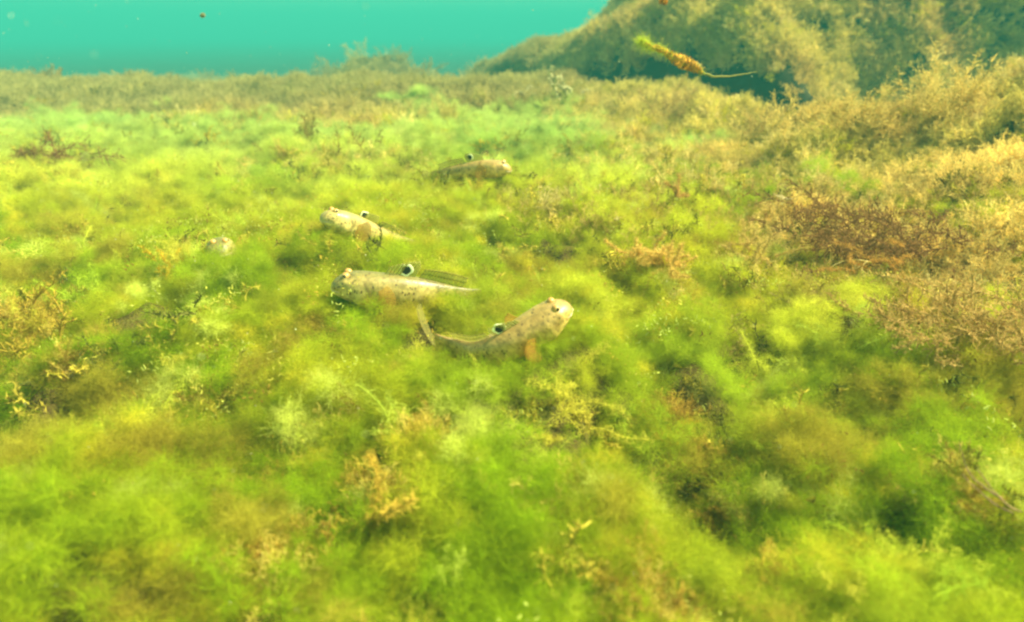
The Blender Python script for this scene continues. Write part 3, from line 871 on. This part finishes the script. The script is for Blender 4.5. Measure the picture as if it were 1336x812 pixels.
# ------------------------------------------------------------------ weeds one can pick out singly
def weed(name, label, cat, loc, size, color, heading=(0, 0, 1), n=9, spread=.8, w=.0010, group=None, trans=.3, root_r=.2, part='frond', style='feather', vary=.4, mat=None):
    """one plant: a holdfast at loc and n separate fronds"""
    o = empty(name, loc); tag(o, label, cat, group)
    mat = mat or weed_mat(name + '_mat', color, trans, vary)
    h = np.array(heading, float); h /= np.linalg.norm(h)
    for _ in range(n):
        s = Strands()
        d = h + rng.normal(size=3) * spread * .6
        p = rng.normal(size=3) * size * root_r * (1, 1, .3)
        L = size * (.55 + .6 * rng.random())
        if style == 'feather': feather(s, p, d, L, w, 0, sp=.36, up=.01)
        elif style == 'fuzz':
            for _k in range(60):
                s.ribbon(walk(p + rng.normal(size=3) * size * .12, d + rng.normal(size=3) * .5, 6, L / 6 * (.5 + .6 * rng.random()), .22), w * .5, w * .25)
        elif style == 'knob':
            pts = walk(p, d, 9, L / 9, .22)
            s.tube(pts, w * 2, w * 1.2, 5, lump=.4)
            for q in pts[1:]:
                for _k in range(7):
                    s.tube(walk(q, rng.normal(size=3) + d * .4, 2, w * 1.3, .3), w * 1.5 * (.5 + rng.random()), w * .5, 4)
        elif style == 'plush':
            pts = walk(p, d, 12, L / 12, .20)
            s.tube(pts, w, w * .6, 4, lump=.4)
            for q in pts[1:]:
                for _k in range(26):
                    e = rng.normal(size=3) + d * .5
                    s.ribbon(walk(q + rng.normal(size=3) * w * .6, e, 3, w * (.8 + .8 * rng.random()), .35), w * .32, w * .12)
        elif style == 'strand':
            s.tube(walk(p, d, 12, L / 12, .10), w, w * .4, 5, lump=.2)
        link(part, s.build(name + '_' + part, None), o, mat)
    return o

V = Vector
weed('red_seaweed', 'dark reddish brown feathery weed lying on the pale green carpet at the far left', 'seaweed', hit(45, 205, .012), .065, (.26, .13, .06), (1, .0, .0), 15, .40, .0010, root_r=.35)
weed('red_seaweed', 'thin reddish sprig trailing to the right of the dark red weed', 'seaweed', hit(92, 218, .012), .050, (.26, .15, .07), (1, -.3, .0), 10, .35, .0010, root_r=.3)
weed('brown_seaweed', 'olive brown weed clump in the green carpet left of the farthest goby', 'seaweed', hit(405, 192), .060, (.26, .19, .05), (0, -.1, .8), 16, 1.0, .0011, root_r=.5)
weed('brown_seaweed', 'low brown weed strip running right from the olive clump behind the fish', 'seaweed', hit(470, 215), .045, (.26, .19, .05), (.4, 0, .5), 9, 1.1, .0010, root_r=.7)
weed('orange_algae_fragment', 'golden orange knobbly fragment lying on the green to the right of the fish', 'algae', hit(868, 338, .026), .034, (.62, .42, .11), (-1, -.02, .04), 34, .35, .0011, style='plush', root_r=.5)
weed('brown_twig', 'tan branching twig joined by a thin strand to the dark brown weed on the right', 'twig', hit(985, 338, .026), .050, (.58, .42, .13), (-1, 0, .08), 24, .75, .0010, style='plush')
weed('brown_twig', 'tan upright twig with a bent tip above the pale green slope right of centre', 'twig', hit(975, 325, .02), .034, (.56, .38, .12), (-.1, 0, 1), 3, .3, .0009, style='plush')
weed('small_sprig', 'short orange brown sprig standing in pale green algae below the brown bank', 'sprig', hit(888, 258, .02), .026, (.52, .33, .10), (-.1, 0, 1), 4, .4, .0012, style='plush')
weed('dark_seaweed', 'dark maroon brown feathery weed sprawled over the right bank', 'seaweed', hit(1165, 312, .042), .052, (.24, .13, .05), (-.9, -.05, .12), 60, .6, .0009, root_r=.8)
weed('dark_seaweed', 'rust coloured tangle under the maroon weed on the right bank', 'seaweed', hit(1150, 345, .04), .040, (.48, .27, .07), (-.4, -.2, .2), 9, .9, .0010, root_r=.6, style='plush')
weed('rust_seaweed', 'rust orange weed hanging over a dark gap at the right edge', 'seaweed', hit(1320, 428, .03), .042, (.50, .34, .12), (-.9, .05, .15), 50, .6, .0009, root_r=.6)
weed('rust_seaweed', 'smaller rust orange weed left of the one hanging at the right edge', 'seaweed', hit(1215, 415, .03), .034, (.48, .32, .11), (-.7, .05, .1), 30, .7, .0009, root_r=.6)
weed('golden_algae', 'golden yellow clump beside the goby that faces the camera', 'algae', hit(238, 352, .012), .020, (.58, .40, .03), (.1, 0, .6), 18, 1.1, .0007, root_r=.5)
weed('golden_algae', 'golden brown fronds with dark gaps at the left edge', 'algae', hit(45, 462, .016), .042, (.40, .29, .04), (-.1, 0, .6), 13, .9, .0011, root_r=.6)
weed('golden_algae', 'ochre clump at the bottom left, brightest of the ochre weeds', 'algae', hit(385, 752, .006), .024, (.40, .25, .04), (.6, .1, .35), 16, .9, .0008, root_r=.5)
weed('golden_algae', 'wide buff clump at the bottom right of centre below the dark hollow', 'algae', hit(920, 740, .008), .028, (.38, .27, .10), (.5, .1, .5), 24, 1.0, .0008, root_r=.8)
weed('golden_algae', 'yellow ochre tuft at the mouth of the dark hollow', 'algae', hit(870, 560, .008), .016, (.46, .32, .03), (-.9, 0, .4), 12, .8, .0007, root_r=.6)
weed('pale_strand', 'long ochre strand lying level in the foreground below the fish', 'strand', hit(480, 676, .016), .050, (.55, .38, .06), (1, .02, .02), 2, .06, .0013, root_r=.03, part='strand', style='plush')
weed('thin_twig', 'thin grey brown twig in the lower right foreground', 'twig', hit(1325, 662, .022), .030, (.30, .20, .12), (-1, .1, .25), 3, .25, .0010, root_r=.1, style='strand')
weed('thin_twig', 'pale thin twig with a white tip on the tan bank behind the upright sprig', 'twig', hit(1030, 262, .03), .030, (.70, .62, .40), (-1, 0, .15), 2, .2, .0012, root_r=.1, style='strand')
weed('thin_twig', 'pale forked thread below the maroon weed', 'twig', hit(1132, 342, .03), .040, (.62, .50, .22), (-1, 0, -.05), 3, .35, .0009, root_r=.05, style='strand')
weed('drooping_weed', 'pale arched fronds on the brink of the dark gully', 'seaweed', hit(742, 128, .02), .085, (.55, .50, .26), (-.6, 0, .8), 7, .6, .0030, root_r=.2, style='knob')
weed('drooping_weed', 'pale arched frond left of the others on the brink of the gully', 'seaweed', hit(682, 128, .02), .060, (.50, .44, .22), (-.2, 0, 1), 4, .5, .0026, root_r=.2, style='knob')
weed('seaweed_bush', 'tallest tan bush on the skyline of the back ridge', 'seaweed', hit(425, 98, .01), .13, (.42, .31, .10), (.05, 0, .8), 30, 1.0, .0022, root_r=.6)
weed('seaweed_bush', 'tan bush on the skyline left of the tallest one', 'seaweed', hit(268, 104, .01), .08, (.42, .32, .10), (0, 0, .8), 26, 1.0, .0020, root_r=.6)
weed('seaweed_bush', 'tan bush on the skyline right of the tallest one', 'seaweed', hit(548, 100, .01), .09, (.42, .32, .10), (0, 0, .8), 26, 1.0, .0020, root_r=.6)
weed('seaweed_bush', 'brown bush on the skyline at the left edge', 'seaweed', hit(60, 108, .01), .06, (.36, .27, .09), (0, 0, .8), 26, 1.0, .0018, root_r=.6)
weed('seaweed_bush', 'fluffy golden bush, tallest on the right bank in front of the rock', 'seaweed', hit(1245, 150, .02), .085, (.66, .50, .16), (0, 0, 1), 34, .9, .0013, root_r=.35)
weed('seaweed_bush', 'rounded tan bush on the right bank left of the tallest one', 'seaweed', hit(1105, 165, .02), .070, (.62, .47, .15), (0, 0, .8), 28, .9, .0013, root_r=.45)
weed('seaweed_bush', 'tan bush at the near brink of the gully right of the drifting algae', 'seaweed', hit(1010, 180, .02), .055, (.50, .36, .12), (0, 0, .8), 14, .9, .0013, root_r=.45)
weed('seaweed_bush', 'low bush on the brink of the gully under the drifting algae', 'seaweed', hit(880, 150, .02), .070, (.46, .33, .12), (0, 0, .8), 14, .9, .0016, root_r=.5)

# algae torn loose and drifting in front of the rock
def drift():
    o = empty('drifting_algae', P(868, 72, .80)); c = o.location.copy()
    tag(o, 'orange and yellow green scrap of algae drifting in open water, trailing a thin stalk', 'algae')
    path = [P(838, 54, .79) - c, P(850, 62, .795) - c, P(866, 66, .80) - c, P(876, 74, .80) - c, P(890, 80, .80) - c, P(903, 86, .805) - c, P(915, 95, .81) - c]
    s = Strands()
    pp = np.array([tuple(p) for p in path]); t = np.linspace(0, 6, 34)
    q = np.stack([np.interp(t, range(7), pp[:, j]) for j in range(3)], -1) + rng.normal(size=(34, 3)) * .0006
    wd = np.interp(t, range(7), [.002, .0045, .005, .0085, .0155, .013, .003])
    for i in range(33):
        s.tube(q[i:i + 2] + rng.normal(size=3) * .0004, wd[i], wd[i + 1], 7, lump=.15, c=rng.random())
    for i in range(420):
        k = int(rng.choice([3, 8, 9, 15, 20, 22, 25, 28, 30, 31])) + rng.integers(-1, 2); d = rng.normal(size=3)
        s.tube(walk(q[k] + d / np.linalg.norm(d) * wd[k] * .45, d, 2, .0013, .4), .0016 * (.4 + rng.random()), .0006, 4)
    link('core', s.build('drift_core', None), o, weed_mat('drift_core_mat', (.60, .32, .05), .3, .35))
    s = Strands()
    for i in range(2600):
        k = int(34 * rng.random() ** 1.5); d = rng.normal(size=3)
        if k < 16: d = d * .8 + (-.9, 0, .1)
        s.ribbon(walk(q[min(k, 33)] + rng.normal(size=3) * .001, d, 5, .0008 + .0030 * rng.random() ** 2 * (1 - k / 50), .5), .00026, .0001)
    link('fuzz', s.build('drift_fuzz', None), o, weed_mat('drift_fuzz_mat', (.52, .58, .05), .55, .3))
    s = Strands()
    for i in range(60):
        k = rng.integers(24, 33); d = rng.normal(size=3) * (.7, .7, .5) + (.2, 0, .9)
        s.tube(walk(q[k], d, 3, .0028, .3), .0014, .0006, 4)
    link('pale_tuft', s.build('drift_tuft', None), o, weed_mat('drift_tuft_mat', (.62, .52, .22), .4, .3))
    st = [P(915, 95, .81) - c, P(930, 100, .81) - c, P(950, 100, .815) - c, P(970, 97, .82) - c, P(988, 94, .825) - c]
    sp = np.array([tuple(p) for p in st]); t = np.linspace(0, 4, 22)
    s = Strands(); s.tube(np.stack([np.interp(t, range(5), sp[:, j]) for j in range(3)], -1) + rng.normal(size=(22, 3)) * .0002, .0034, .0008, 6, lump=.2)
    link('stalk', s.build('drift_stalk', None), o, weed_mat('drift_stalk_mat', (.45, .42, .14), .3, .3))
drift()
weed('drifting_fragment', 'small orange flake drifting at the very top of the picture', 'algae', P(866, 4, .8), .010, (.55, .26, .04), (.3, 0, .8), 4, .5, .0014, style='knob')
weed('drifting_fragment', 'tiny dark flake drifting in the open turquoise water', 'debris', P(264, 21, .9), .0035, (.40, .42, .25), (1, 0, .2), 2, .5, .0012, style='knob')

# suspended grit
v, f = [], []
for i in range(1500):
    d = .15 + 1.6 * rng.random() ** 1.3; x = (rng.random() * 2 - 1) * 700 + 668; y = rng.random() * 812
    p = P(x, y, d)
    if p.z < float(ground(p.x, p.y)) + .03: p.z = float(ground(p.x, p.y)) + .03 + .03 * rng.random()
    r_ = .00034 * (.5 + rng.random() ** 2 * 1.3) * (.5 + d)
    q = [p + V(tuple(rng.normal(size=3))) .normalized() * r_ for _ in range(3)] + [p + V((0, 0, r_)), p - V((0, 0, r_))]
    o = len(v); v += q; f += [(o, o + 1, o + 3), (o + 1, o + 2, o + 3), (o + 2, o, o + 3), (o + 1, o, o + 4), (o + 2, o + 1, o + 4), (o, o + 2, o + 4)]
g_ = link('suspended_grit', mesh('suspended_grit', v, f, False), None, plain('grit_mat', (.62, .62, .40), .6))
tag(g_, 'tiny pale specks hanging in the water', 'particles', kind='stuff')

#@@HAZE
haze = link('haze', None) if False else None
bm = bmesh.new(); bmesh.ops.create_cube(bm, size=1)
hm = bpy.data.meshes.new('haze'); bm.to_mesh(hm); bm.free()
haze = link('haze', hm)
haze.scale = (150, 152, 4.2); haze.location = (0, 74, 0.0)
haze.location.z = 0.0
m, nt, out = new_mat('sea_water_haze')
pv = nt.nodes.new('ShaderNodeVolumePrincipled')
pv.inputs['Color'].default_value = (0.05, 0.44, 0.44, 1)
pv.inputs['Density'].default_value = 0.082
pv.inputs['Anisotropy'].default_value = 0.0
nt.links.new(pv.outputs[0], out.inputs['Volume'])
hm.materials.append(m)
tag(haze, 'turquoise sea water that veils whatever is far off', 'water', kind='stuff')
